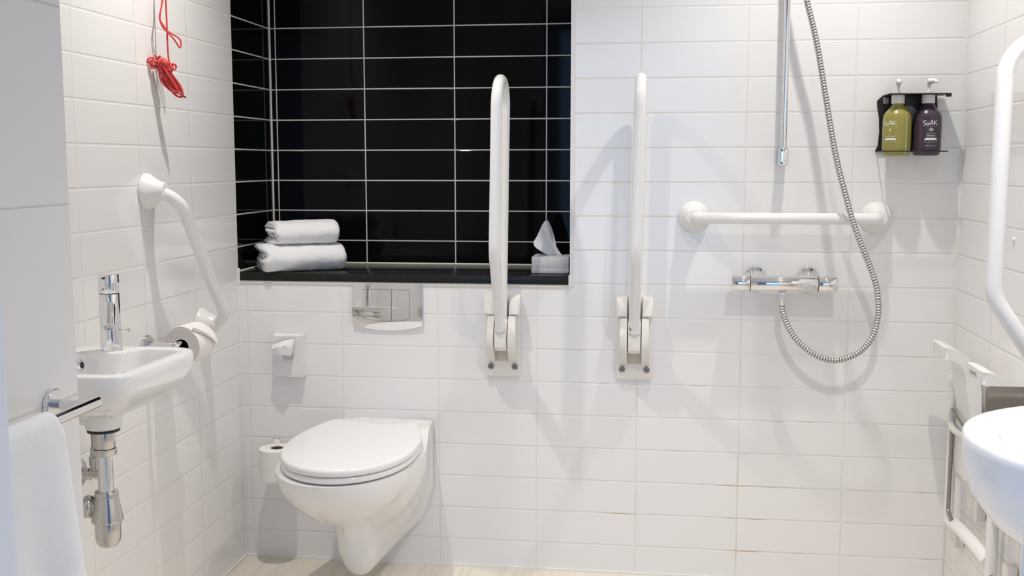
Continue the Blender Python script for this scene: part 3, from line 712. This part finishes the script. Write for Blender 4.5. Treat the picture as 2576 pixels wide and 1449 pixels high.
# ------------------------------------------------------------------ bottles in their wall holder
t_ = thing('bottle_holder', 'black metal wall holder carrying the two pump bottles', 'bottle holder', (1.955, 0, 0))
bm = B(); xl = -.083
pl = [(xl - .004, 1.276), (xl + .003, 1.292), (xl + .006, 1.33), (xl + .004, 1.37), (xl - .002, 1.400), (xl - .003, 1.418), (xl + .010, 1.4305), (.075, 1.432), (.078, 1.400), (.070, 1.37), (.066, 1.33), (.072, 1.276)]
prism(bm, pl, lambda a, b: Vector((a, -.0003, b)), lambda a, b: Vector((a, -.004, b))); obj('back_plate', bm, 'black_metal', t_, 30)
bm = B(); box(bm, (-.072, -.092, 1.4305), (.092, -.004, 1.4335), .001); box(bm, (.080, -.092, 1.4235), (.092, -.080, 1.4310)); obj('top_plate', bm, 'black_metal', t_, 30)
bm = B(); box(bm, (-.084, -.0965, 1.2745), (.088, -.0945, 1.2775)); box(bm, (-.084, -.0965, 1.2745), (-.081, -.004, 1.2775)); box(bm, (.085, -.0965, 1.2745), (.088, -.004, 1.2775)); box(bm, (-.084, -.0062, 1.2745), (.088, -.004, 1.2775)); obj('retaining_bar', bm, 'black_metal', t_, 30)
bm = B(); lathe(bm, [(.026, 0), (.026, .0012), (0, .0012)], axis_m((.000, -.0042, 1.3765), (0, -1, 0)), 36); obj('wall_disc', bm, 'grey_disc', t_, 40, label='grey round disc on the back plate')
bm = B(); box(bm, (-.072, -.026, 1.408), (-.058, -.006, 1.428), .002); lathe(bm, [(.0042, 0), (.0042, .003), (0, .003)], axis_m((-.065, -.026, 1.4175), (0, -1, 0)), 14); obj('lock', bm, 'screw', t_, 35)

def bottle(label, x, material, r, ang, first, pump_r):
    t_ = thing('pump_bottle', label, 'bottle', (x, -.052, 1.2645), 0, 'pump bottles in the wall holder')
    prof = [(0, .001), (r * .80, 0), (r * .90, .003), (r * .975, .014), (r, .024), (r, .094), (r * .995, .101), (r * .955, .110), (r * .86, .118), (r * .68, .126), (r * .50, .1335), (r * .395, .139), (r * .37, .1425), (r * .37, .150)]
    bm = B(); lathe(bm, [(a, b) for a, b in prof], seg=48); obj('bottle_body', bm, material, t_, 60)
    bm = B(); lathe(bm, [(r * .42, .1425), (r * .46, .143), (r * .46, .1655), (r * .42, .1660), (r * .16, .1660), (r * .16, .176), (.003, .178), (.003, .192), (0, .192)], seg=32); obj('pump_collar', bm, 'white_plastic', t_, 40)
    bm = B(); c, s = math.cos(pump_r), math.sin(pump_r)
    pp = [Vector((0, 0, .186)), Vector((0, 0, .196)), Vector((.004 * c, .004 * s, .2025)), Vector((.026 * c, .026 * s, .2030)), Vector((.033 * c, .033 * s, .198))]
    tube(bm, pp, [.0035, .0060, .0085, .0055, .0035], 14); obj('pump_head', bm, 'white_plastic', t_, 50)
    def on(u, v):
        a = -PI / 2 + ang + u / r; return Vector(((r + .0004) * math.cos(a), (r + .0004) * math.sin(a), v))
    # hand-drawn SOAK
    S_ = [[(-.0135, .0930), (-.0160, .0945), (-.0205, .0935), (-.0215, .0905), (-.0170, .0880), (-.0150, .0850), (-.0180, .0825), (-.0215, .0835)],
          [(-.0105, .0880), (-.0125, .0865), (-.0120, .0835), (-.0085, .0830), (-.0065, .0855), (-.0080, .0885), (-.0105, .0880)],
          [(-.0045, .0830), (-.0005, .0935), (.0015, .0940), (.0030, .0835)], [(-.0028, .0868), (.0030, .0872)],
          [(.0072, .0950), (.0062, .0835)], [(.0155, .0950), (.0068, .0885), (.0110, .0862), (.0175, .0835)]]
    bm = B()
    for st in S_:
        pts = catmull([Vector((a, b, 0)) for a, b in st], 8); w = .00085; A = []
        for i in range(len(pts)):
            tg = (pts[min(len(pts) - 1, i + 1)] - pts[max(0, i - 1)]).normalized(); A.append((on(pts[i].x - tg.y * w, pts[i].y + tg.x * w), on(pts[i].x + tg.y * w, pts[i].y - tg.x * w)))
        V2 = [(bm.verts.new(a), bm.verts.new(b)) for a, b in A]
        for a, b in zip(V2, V2[1:]): bm.faces.new((a[0], a[1], b[1], b[0]))
    obj('wordmark', bm, 'label_white', t_, 0, recalc=False); bm = B()
    def quad(u0, u1, v0, v1, n_=10, round_top=False):
        Vq = [(bm.verts.new(on(u0 + (u1 - u0) * i / n_, v0)), bm.verts.new(on(u0 + (u1 - u0) * i / n_, v1))) for i in range(n_ + 1)]
        for a, b in zip(Vq, Vq[1:]): bm.faces.new((a[0], b[0], b[1], a[1]))
    # claims badge: solid top, outlined cells below
    quad(-.0150, .0150, .0455, .0480); quad(-.0165, .0165, .0425, .0455)
    quad(-.0162, .0162, .0362, .0366)
    for u in (-.0165, -.0056, .0052, .0161): quad(u, u + .0004, .0366, .0425, 1)
    obj('claims_badge', bm, 'label_white', t_, 0, recalc=False)
    bm = B()
    if first:
        bm2 = text_bm('& body wash', .0062, lambda a, b: on(a, b + .0510)); merge(bm, bm2)
    else:
        bm2 = text_bm('shampoo', .0062, lambda a, b: on(a, b + .0520)); merge(bm, bm2)
        obj('volume_text', text_bm('500 ml / 16.9 fl. oz', .0036, lambda a, b: on(a, b + .0255)), 'label_white', t_, 0, recalc=False)
    obj('product_text', bm, 'label_white', t_, 0, recalc=False)
    bm = B()
    if first:
        merge(bm, text_bm('hair', .0052, lambda a, b: on(a, b + .0575)))
        for c_ in [(-.0, .0700, .0026, .0050)]:
            P = [on(c_[0] + c_[2] * math.sin(q), c_[1] + c_[3] * math.cos(q)) for q in [2 * PI * k / 16 for k in range(16)]]; bm.faces.new([bm.verts.new(p) for p in P])
    else:
        merge(bm, text_bm('purple hair', .0058, lambda a, b: on(a, b + .0580)))
        for cu, cv_, rr in [(-.0035, .0708, .0030), (.0035, .0708, .0030), (0, .0725, .0032), (-.0018, .0690, .0026), (.0018, .0690, .0026)]:
            bm.faces.new([bm.verts.new(on(cu + rr * math.sin(q), cv_ + rr * math.cos(q))) for q in [2 * PI * k / 14 for k in range(14)]])
        bm.faces.new([bm.verts.new(on(a, b)) for a, b in [(-.0008, .068), (.0008, .068), (.0008, .0640), (-.0008, .0640)]])
    quad(-.0165, .0165, .0785, .0789)
    obj('leaf_emblem', bm, 'label_pale' if first else 'label_grey', t_, 0, recalc=False)
    if first:
        bm = B(); a2 = ang + 1.16; rr = r + .0003
        zz = [.004, .02, .06, .088, .098, .106]; V2 = []
        for z_ in zz:
            k = rr if z_ < .09 else rr * interp([.094, .101, .110], [1, .996, .96], z_)
            k = k * (.97 if z_ < .01 else 1)
            V2.append([bm.verts.new((k * math.cos(-PI / 2 + a2 + d), k * math.sin(-PI / 2 + a2 + d), z_)) for d in (-.035, .035)])
        for a, b in zip(V2, V2[1:]): bm.faces.new((a[0], a[1], b[1], b[0]))
        obj('refill_strip', bm, 'pale_green', t_, 0, recalc=False)
    return t_
bottle('olive green pump bottle in the black wall holder, left of the purple one', 1.9155, 'green', .0385, -.68, True, -PI / 2 - .15)
bottle('dark purple pump bottle in the black wall holder, right of the green one', 1.9960, 'purple', .0378, .06, False, -PI / 2 + .45)

# ------------------------------------------------------------------ red emergency cord
t_ = thing('pull_cord', 'red emergency pull cord tied into a bundle, hanging at the left wall', 'pull cord', (0.010, -.525, 1.468))
def cp(px, py, d=0.0):   # bundle drawn in a vertical plane facing the room: px to the right, py up, d towards the room
    e1 = Vector((.65, .76, 0)); e2 = Vector((0, 0, 1)); e3 = Vector((.76, -.65, 0))
    return e1 * px + e2 * py + e3 * d
k = .00098; g = lambda x, y, d=0.0: cp((x - 420) * k * 1.2, (190 - y) * k, d)
cr = .0023
bm = B()
tube(bm, catmull([g(424, 165, .002), g(424, 140), g(423, 100), g(423, 40), g(423, -60), g(423, -300), g(423, -765)], 6), cr, 10)
tube(bm, catmull([g(421, -60), g(417, -10), g(409, 25, .003), g(406, 45, .003), g(412, 66, .004), g(424, 82, .006), g(436, 96, .006), g(446, 112, .005), g(450, 116, .004), g(453, 108, .003), g(452, 96, .002), g(445, 88, .001), g(434, 82, 0), g(424, 74, -.002), g(415, 60, -.002), g(409, 44, -.002), g(412, 15, 0), g(421, -40, 0), g(423, -90, 0)], 8), cr * .92, 10)
obj('cord', bm, 'red_cord', t_, 60)
bm = B(); random.seed(21)
axis0, axis1 = (405, 158), (452, 238)
for i in range(12):
    o_ = random.uniform(-9, 9); d0 = random.uniform(-.007, .007); ln = random.uniform(.84, 1.06)
    ex, ey = 47 * ln, 80 * ln; wx, wy = -.86, .5; w = random.uniform(-1.5, 7.5); w2 = random.uniform(0, 6)
    x0, y0 = 402 + o_ * .5, 156 + o_ * .3
    P = [g(x0, y0, d0), g(x0 + ex * .35 + w * .4 + o_ * .3, y0 + ey * .30, d0 + .003), g(x0 + ex * .72 + w * 1.1 + o_ * .5, y0 + ey * .68, d0 + .002), g(x0 + ex + o_ * .3, y0 + ey, d0), g(x0 + ex * .86 - w * 1.5 + o_ * .4, y0 + ey * .97, d0 - .002), g(x0 + ex * .55 - w * 1.7 + o_ * .4, y0 + ey * .66, d0 - .003), g(x0 + ex * .22 - w2, y0 + ey * .32, d0 - .002)]
    tube(bm, catmull(P, 7, True), cr, 8, closed=True)
for i in range(4):   # short loops at the top left
    x0, y0 = 401, 160; dx = random.uniform(-24, -15); dy = random.uniform(-9, 4)
    P = [g(x0, y0, .003 * i - .004), g(x0 + dx * .6, y0 + dy - 6, .002), g(x0 + dx, y0 + dy, 0), g(x0 + dx * .8, y0 + dy + 9, -.002), g(x0 - 2, y0 + 8, -.003)]
    tube(bm, catmull(P, 7, True), cr, 8, closed=True)
tube(bm, catmull([g(402, 156), g(397, 146), g(393, 139)], 5), cr * 1.15, 8)
obj('cord_coil', bm, 'red_cord', t_, 60)
bm = B()
for i in range(9):
    q = i / 8; cx, cy = 401 + 27 * q, 153 + 19 * q; tilt = random.uniform(-.35, .35); rr = .0108 + random.uniform(0, .0022)
    dirv = (g(452, 238) - g(405, 158)).normalized(); dirv = Matrix.Rotation(.75 + tilt, 3, Vector((.76, -.65, 0))) @ dirv
    e1 = dirv.orthogonal().normalized(); e2 = dirv.cross(e1)
    P = [g(cx, cy) + (e1 * math.cos(a) + e2 * math.sin(a)) * rr + dirv * .0012 * math.sin(2 * a + i) for a in [2 * PI * j / 16 for j in range(16)]]
    tube(bm, catmull(P, 3, True), cr, 8, closed=True)
tube(bm, catmull([g(424, 163, .006), g(431, 160, .012), g(437, 166, .010), g(433, 174, .011), g(425, 172, .012)], 6), cr * 1.1, 8)
obj('cord_knot', bm, 'red_cord', t_, 60)
bm = B(); tube(bm, [g(449, 236), g(456, 241), g(461, 245)], .0023, 8); obj('cord_tip', bm, 'cord_tip', t_, 60)

# ------------------------------------------------------------------ small hand basin on the left wall
ZB = .838
t_ = thing('hand_basin', 'small white ceramic hand basin on left wall, partly behind the tiled pier', 'basin', (0, 0, 0))
outer = round_poly([(XL + .0004, -1.292), (.250, -1.285), (.262, -.936), (XL + .0004, -.932)], [.006, .055, .060, .006], 8)
inner = round_poly([(.016, -1.262), (.222, -1.256), (.230, -.966), (.128, -.964), (.112, -1.030), (.026, -1.018)], [.05, .05, .035, .02, .03, .014], 6)
N = 96; C0 = (.130, -1.13); O = radial(outer, C0, N); I = radial(inner, C0, N); DC = (.107, -1.10)
rings = []
for s, z, rr in [(.30, .722, 1), (.42, .726, 1), (.62, .742, 1), (.80, .763, 1), (.93, .786, 1), (.985, .802, 1), (1.0, .816, 1), (1.0, ZB - .008, 1)]:
    q = []
    for p in O:
        x = DC[0] + (p[0] - DC[0]) * s; y = DC[1] + (p[1] - DC[1]) * s
        q.append(Vector((max(x, XL + .0004), y, z)))
    rings.append(q)
def toward(a, b, d):
    v = Vector((b[0] - a[0], b[1] - a[1])); l = max(v.length, 1e-6); v = v / l; return (a[0] + v.x * min(d, l), a[1] + v.y * min(d, l))
for d, z in [(.0012, ZB - .0035), (.004, ZB - .0008), (.008, ZB)]: rings.append([Vector((*toward(o_, i_, d), z)) for o_, i_ in zip(O, I)])
for d, z in [(.006, ZB), (.002, ZB - .001)]: rings.append([Vector((*toward(i_, o_, d), z)) for o_, i_ in zip(O, I)])
for s, z in [(1, ZB - .005), (.975, ZB - .020), (.93, ZB - .045), (.84, ZB - .070), (.66, ZB - .084), (.40, ZB - .090), (.15, ZB - .092)]:
    rings.append([Vector((DC[0] + (p[0] - DC[0]) * s, DC[1] + (p[1] - DC[1]) * s, z)) for p in I])
bm = B(); loft(bm, rings, cap0=True, cap1=True)
lathe(bm, [(.060, .742), (.046, .731), (.0400, .722), (.0385, .705), (.0365, .6925), (.0345, .690), (0, .690)], Matrix.Translation((DC[0], DC[1], 0)), 40)
box(bm, (XL + .0004, DC[1] - .034, .700), (DC[0], DC[1] + .034, .740), .010, 3)
obj('basin_bowl', bm, 'ceramic_basin', t_, 55)
bm = B(); m4 = axis_m((.0315, -1.045, .812), (1, 0, .1)); lathe(bm, [(.0125, -.004), (.0125, .002), (.0105, .004), (.0075, .003), (.0075, -.002), (0, -.002)], m4, 24); 
obj('overflow_ring', bm, 'chrome', t_, 50)
bm = B(); lathe(bm, [(.0072, -.0018), (.0072, -.0008), (0, -.0008)], m4, 24); obj('overflow_hole', bm, 'dark_gap', t_, 50)

# basin tap
t_ = thing('basin_tap', 'chrome cylindrical mixer tap standing on the small hand basin', 'tap', (.0755, -.993, ZB))
bm = B(); lathe(bm, [(.0232, .0002), (.0232, .002), (.0226, .010), (.0222, .050), (.0219, .1235), (.0214, .1245), (0, .1245)], seg=40); obj('tap_body', bm, 'chrome', t_, 40)
bm = B(); lathe(bm, [(.0205, .1243), (.0205, .1265)], seg=40); obj('gap_ring', bm, 'dark_gap', t_, 40)
bm = B(); lathe(bm, [(.0214, .1262), (.0220, .1272), (.0220, .1645), (.0212, .1665), (0, .1668)], seg=40)
h = obj('lever_cap', bm, 'chrome', t_, 40)
bm = B(); prism(bm, [(-.004, .1615), (.004, .1625), (.004, .1585), (-.004, .1580)], lambda a, b: Vector((a, -.0205, b)), lambda a, b: Vector((a, -.0223, b))); obj('lever_slot', bm, 'dark_gap', h, 30)
bm = B(); lathe(bm, [(.0022, 0), (.0022, .0012), (0, .0012)], axis_m((-.002, -.0214, .136), (0, -1, 0)), 14); obj('temperature_dot', bm, 'screw', h, 30, label='small grey dot on the cap')
bm = B(); sd = Vector((.30, -.62, -.72)).normalized(); so = Vector((.002, -.006, .106)); m4 = axis_m(so, sd)
lathe(bm, [(.0135, 0), (.0132, .066), (.0125, .068), (.0105, .068), (.0105, .064), (0, .064)], m4, 28); sp = obj('spout', bm, 'chrome', t_, 40)
bm = B(); lathe(bm, [(.0103, .0645), (.0103, .0655), (0, .0655)], m4, 24); obj('aerator', bm, 'chrome_dull', sp, 40)
bm = B(); tube(bm, [(.012, .017, .042), (.032, .012, .0425)], .0015, 8); lathe(bm, [(.002, 0), (.0045, .004), (.0040, .007), (0, .007)], axis_m((.030, .0122, .0425), (1, -.2, 0)), 14); obj('waste_pull_rod', bm, 'chrome', t_, 40)

# bottle trap
t_ = thing('bottle_trap', 'chrome bottle trap hanging below the small hand basin', 'trap', (DC[0], DC[1], 0))
bm = B(); lathe(bm, [(.030, .6895), (.0335, .689), (.0335, .6835), (.030, .683), (0, .683)], seg=36); obj('gasket', bm, 'rubber', t_, 40, label='black rubber gasket under the basin')
bm = B(); lathe(bm, [(.0225, .683), (.0228, .682), (.0228, .648), (.0222, .647)], seg=36); lathe(bm, [(.0245, .6465), (.0250, .646), (.0250, .634), (.0235, .632), (.016, .632)], seg=36); obj('waste_collar', bm, 'chrome_dull', t_, 40)
bm = B(); lathe(bm, [(.0160, .633), (.0160, .552)], seg=36); obj('tail_pipe', bm, 'chrome', t_, 40)
bm = B(); lathe(bm, [(.017, .553), (.0235, .5525), (.0245, .551), (.0245, .541), (.0235, .540), (.024, .539), (.0325, .493), (.0335, .490), (.0320, .487), (.027, .487)], seg=40); obj('trap_nut', bm, 'chrome_dull', t_, 40)
bm = B(); lathe(bm, [(.0262, .488), (.0268, .486), (.0265, .452), (.0245, .442), (.019, .434), (.010, .430), (0, .4295)], seg=40); obj('trap_cup', bm, 'chrome_dull', t_, 50)
bm = B(); m4 = axis_m((-.012, .0, .516), (-1, .0, 0)); lathe(bm, [(.014, .0), (.015, .014), (.0225, .020), (.0245, .024), (.0245, .034), (.022, .037), (.0165, .037), (.0162, .05), (.0162, DC[0] - XL - .0125)], m4, 30); obj('outlet_pipe', bm, 'chrome_dull', t_, 40)

# angle valve and flexible supply
t_ = thing('angle_valve', 'small chrome angle valve with grey hose on left wall under hand basin', 'valve', (XL, -.985, .553))
bm = B(); lathe(bm, [(.036, 0), (.036, .002), (.031, .009), (.016, .012), (0, .012)], axis_m((.0003, 0, 0), (1, 0, 0)), 32); obj('wall_rosette', bm, 'chrome_dull', t_, 45)
bm = B(); m4 = axis_m((.010, 0, 0), (1, 0, 0)); lathe(bm, [(.010, 0), (.010, .010), (.0145, .011), (.0145, .024), (.0115, .025), (.0115, .044), (.0130, .045), (.0140, .054), (.0140, .058), (0, .059)], m4, 24); obj('valve_body', bm, 'chrome_dull', t_, 45)
bm = B(); lathe(bm, [(.009, .006), (.009, .020), (.0125, .021), (.0125, .040), (.0095, .042), (.0085, .062), (.0075, .063), (0, .063)], Matrix.Translation((.046, 0, 0)), 18); obj('compression_nut', bm, 'chrome_dull', t_, 45)
bm = B(); tube(bm, catmull([(.046, 0, .058), (.0465, 0, .080), (.043, .0, .105), (.036, -.004, .135), (.031, -.008, .160), (.030, -.010, .172)], 6), .0062, 12); obj('supply_hose', bm, 'braid', t_, 60)

# ------------------------------------------------------------------ towel rail on the pier with a hanging towel
PX = 0.31
t_ = thing('towel_rail', 'chrome towel bar on the tiled pier at the left edge', 'towel rail', (PX, 0, .8645))
bm = B(); lathe(bm, [(.0245, 0), (.0255, .001), (.0255, .0085), (.0245, .0095), (0, .0095)], axis_m((.0003, -1.632, 0), (1, 0, 0)), 40); obj('wall_rosette', bm, 'chrome', t_, 40)
bm = B(); lathe(bm, [(.0092, 0), (.0092, .060)], axis_m((.008, -1.632, 0), (1, 0, 0)), 28); obj('post', bm, 'chrome', t_, 40)
bm = B(); lathe(bm, [(.0078, 0), (.0092, .0015), (.0092, .53), (.0078, .5315)], axis_m((.0685, -1.612, .002), (0, -1, 0)), 28); obj('bar', bm, 'chrome', t_, 40)
bm = B(); lathe(bm, [(.0255, 0), (.0255, .0085), (.0245, .0095), (0, .0095)], axis_m((.0003, -2.125, 0), (1, 0, 0)), 40); lathe(bm, [(.0092, 0), (.0092, .060)], axis_m((.008, -2.125, 0), (1, 0, 0)), 28); obj('bracket_post', bm, 'chrome', t_, 40)
bm = B(); prof = []
bx = PX + .0685; bz = .8665; rt = .0145
zlow = .24
prof += [(bx - rt - .002 + .010 * 0, zlow + (bz - .01 - zlow) * i / 40) for i in range(41)]
prof += [(bx + rt * math.cos(a), bz + rt * math.sin(a)) for a in [PI - PI * i / 14 for i in range(15)]]
prof += [(bx + rt + .002, bz - .01 - (bz - .01 - zlow) * i / 60) for i in range(61)]
rings = []; nY = 60
for j in range(nY + 1):
    v = j / nY; rg = []
    for idx, (x, z) in enumerate(prof):
        y = -1.712 - .36 * v; fall = max(0, bz - z)
        out = 1 if x > bx else -1
        y = -1.748 + .040 * min(1, fall / .45) * (1 - v) - .33 * v - (.010 * (1 - min(1, abs(z - bz - rt) / .03)) * (1 - v))
        wv = (.010 * math.sin(v * 9 + 1.2) + .006 * math.sin(v * 19)) * min(1, fall / .2)
        dx = out * abs(wv) if out < 0 else wv * .8 + .004 * min(1, fall / .3)
        if out < 0: dx = max(dx, -.006) ; dx = min(0, dx) 
        if out > 0 and .605 < z < .635: dx += .0022
        q = Vector((x + dx, y, z)); q += noise.noise_vector(q * 300) * .0007
        q.x = max(q.x, PX + .006)
        rg.append(q)
    rings.append(rg)
loft(bm, rings, closed=False)
o = obj('hanging_towel', bm, 'terry_hang', None, 180); md = o.modifiers.new('s', 'SOLIDIFY'); md.thickness = .006; md.offset = 0
tag(o, 'white terry towel hanging over the chrome bar at the left edge', 'towel')

# ------------------------------------------------------------------ large round washbasin on the right wall
t_ = thing('washbasin', 'large round white washbasin on right wall in the right foreground', 'basin', (XR, -1.60, 0))
ZT = .85; ea, eb = .3935, .29
def half(sx, sy, z, n=60, dx=0.0):
    out = []
    for i in range(n + 1):
        a = PI / 2 + PI * i / n; c, s = math.cos(a), math.sin(a)
        out.append(Vector((min(-.0004, ea * sx * math.copysign(abs(c) ** .92, c) + dx), eb * sy * math.copysign(abs(s) ** .92, s), z)))
    return out
rings = [half(.30, .34, .650), half(.45, .48, .655), half(.62, .64, .668), half(.78, .79, .692), half(.90, .90, .724), half(.965, .965, .760), half(.995, .995, .805), half(1, 1, ZT - .014), half(.998, .998, ZT - .006), half(.990, .988, ZT - .0012), half(.975, .970, ZT),
         half(.90, .88, ZT - .0005), half(.87, .84, ZT - .003), half(.84, .80, ZT - .012), half(.79, .745, ZT - .05), half(.70, .65, ZT - .095), half(.52, .47, ZT - .125), half(.35, .25, ZT - .135, dx=-.02)]
for k, rg in enumerate(rings):
    if k >= 11:
        for v_ in rg: v_.x = min(v_.x, -.085)
bm = B(); R = loft(bm, rings, closed=False, cap0=True, cap1=True)
for A, Bq in zip(R, R[1:]): bm.faces.new((A[0], A[-1], Bq[-1], Bq[0]))
obj('basin_bowl', bm, 'ceramic_basin', t_, 50)
bm = B(); tube(bm, fillet([(-.14, 0, .650), (-.14, 0, .52), (-.0005, 0, .52)], .03), .02, 20); obj('waste_pipe', bm, 'white_plastic', t_, 50)

bm = B(); pol = round_poly([(1.850, .70), (XR - .0005, .70), (XR - .0005, .8465), (1.850, .8465)], [.004, .001, .001, .006], 5)
prism(bm, pol, lambda a, b: Vector((a, -1.200, b)), lambda a, b: Vector((a, -1.198, b)), .0004)
tag(obj('steel_panel', bm, 'panel'), 'dark grey polished steel panel standing off the right wall behind the large washbasin', 'panel')

# ------------------------------------------------------------------ folded shower seat on the right wall
t_ = thing('folding_shower_chair', 'white folded up shower seat with two curved seat lobes on right wall', 'shower seat', (0, 0, 0))
outer_p = [(1.997, .772), (2.020, .769), (2.044, .757), (2.066, .738), (2.083, .708), (2.0905, .670), (2.0935, .630), (2.095, .58), (2.095, .42)]
inner_p = [(2.067, .42), (2.068, .57), (2.066, .605), (2.060, .640), (2.0555, .665), (2.0535, .690), (2.048, .712), (2.036, .728), (2.018, .738), (1.998, .742)]
for y0, y1, mark in ((-.200, -.335, False), (-.530, -.662, True)):
    bm = B()
    prof = [(v_.x, v_.y) for v_ in catmull([Vector((a, b, 0)) for a, b in outer_p], 4)] + [(v_.x, v_.y) for v_ in catmull([Vector((a, b, 0)) for a, b in inner_p], 4)]
    prism(bm, prof, lambda a, b: Vector((a, y0, b)), lambda a, b: Vector((a, y1, b)), .012, 5)
    lobe = obj('seat_lobe', bm, 'white_plastic', t_, 40)
    if mark:
        bm = text_bm('AQUATEC', .0125, lambda a, b: Vector((1.9962, -.592 - a, .7525 + b)))
        obj('maker_mark', bm, 'black_print', lobe, 0, recalc=False)
bm = B(); box(bm, (2.068, -.662, .40), (2.095, -.200, .50), .006); obj('seat_bridge', bm, 'white_plastic', t_, 40)
bm = B(); tube(bm, [(2.070, -.165, .705), (2.070, -.165, .262)], .0125, 14)
bmesh.ops.create_uvsphere(bm, u_segments=20, v_segments=12, radius=.018, matrix=Matrix.Translation((2.070, -.165, .655)) @ Matrix.Diagonal((1, 1, 1.4, 1)))
obj('leg', bm, 'white_plastic', t_, 60)
bm = B(); tube(bm, catmull([(2.072, -.165, .266), (2.069, -.20, .270), (2.066, -.25, .277), (2.064, -.31, .283), (2.064, -.38, .286), (2.067, -.45, .284), (2.072, -.515, .276)], 6), .017, 16, flat=.65); obj('cross_bar', bm, 'white_plastic', t_, 60)
bm = B(); tube(bm, [(2.080, -.52, .40), (2.080, -.52, .0008)], .0145, 16); obj('leg', bm, 'white_plastic', t_, 60)
bm = B(); tube(bm, fillet([(2.060, -.19, .580), (2.058, -.33, .560), (2.060, -.45, .52)], .02), .0042, 10); obj('steel_rod', bm, 'steel_wire', t_, 60)
bm = B(); tube(bm, fillet([(2.061, -.195, .530), (2.060, -.195, .300), (2.060, -.235, .285)], .015), .0055, 10); obj('steel_rod', bm, 'steel_wire', t_, 60)
bm = B(); tube(bm, catmull([(2.066, -.172, .575), (2.060, -.182, .553), (2.058, -.200, .537), (2.060, -.235, .531), (2.066, -.30, .533), (2.075, -.36, .538)], 6), .011, 14, flat=.8); obj('rod_hook', bm, 'white_plastic', t_, 60)
for y_, z_ in ((-.180, .195), (-.36, .33), (-.62, .25)):
    bm = B(); box(bm, (2.080, y_ - .022, z_), (XR - .0003, y_ + .022, z_ + .055), .004); lathe(bm, [(.003, 0), (.003, .002), (0, .002)], axis_m((2.080, y_ - .004, z_ + .020), (-1, 0, 0)), 10); obj('wall_bracket', bm, 'cream_plastic', t_, 40)
bm = B(); box(bm, (2.0945, -.64, .41), (XR - .0003, -.22, .47), .003); obj('hinge_rail', bm, 'white_plastic', t_, 40)
bm = B(); tube(bm, [(2.078, -.53, .245), (2.085, -.72, .20)], .0045, 10); obj('steel_rod', bm, 'steel_wire', t_, 60)

# small plug in the right wall
bm = B(); lathe(bm, [(.0065, 0), (.006, .004), (.003, .005), (.003, .001), (0, .001)], axis_m((XR - .0003, -.485, 1.062), (-1, 0, 0)), 16)
tag(obj('wall_plug', bm, 'white_plastic'), 'tiny white wall plug in the right wall beside the support rail', 'wall plug')
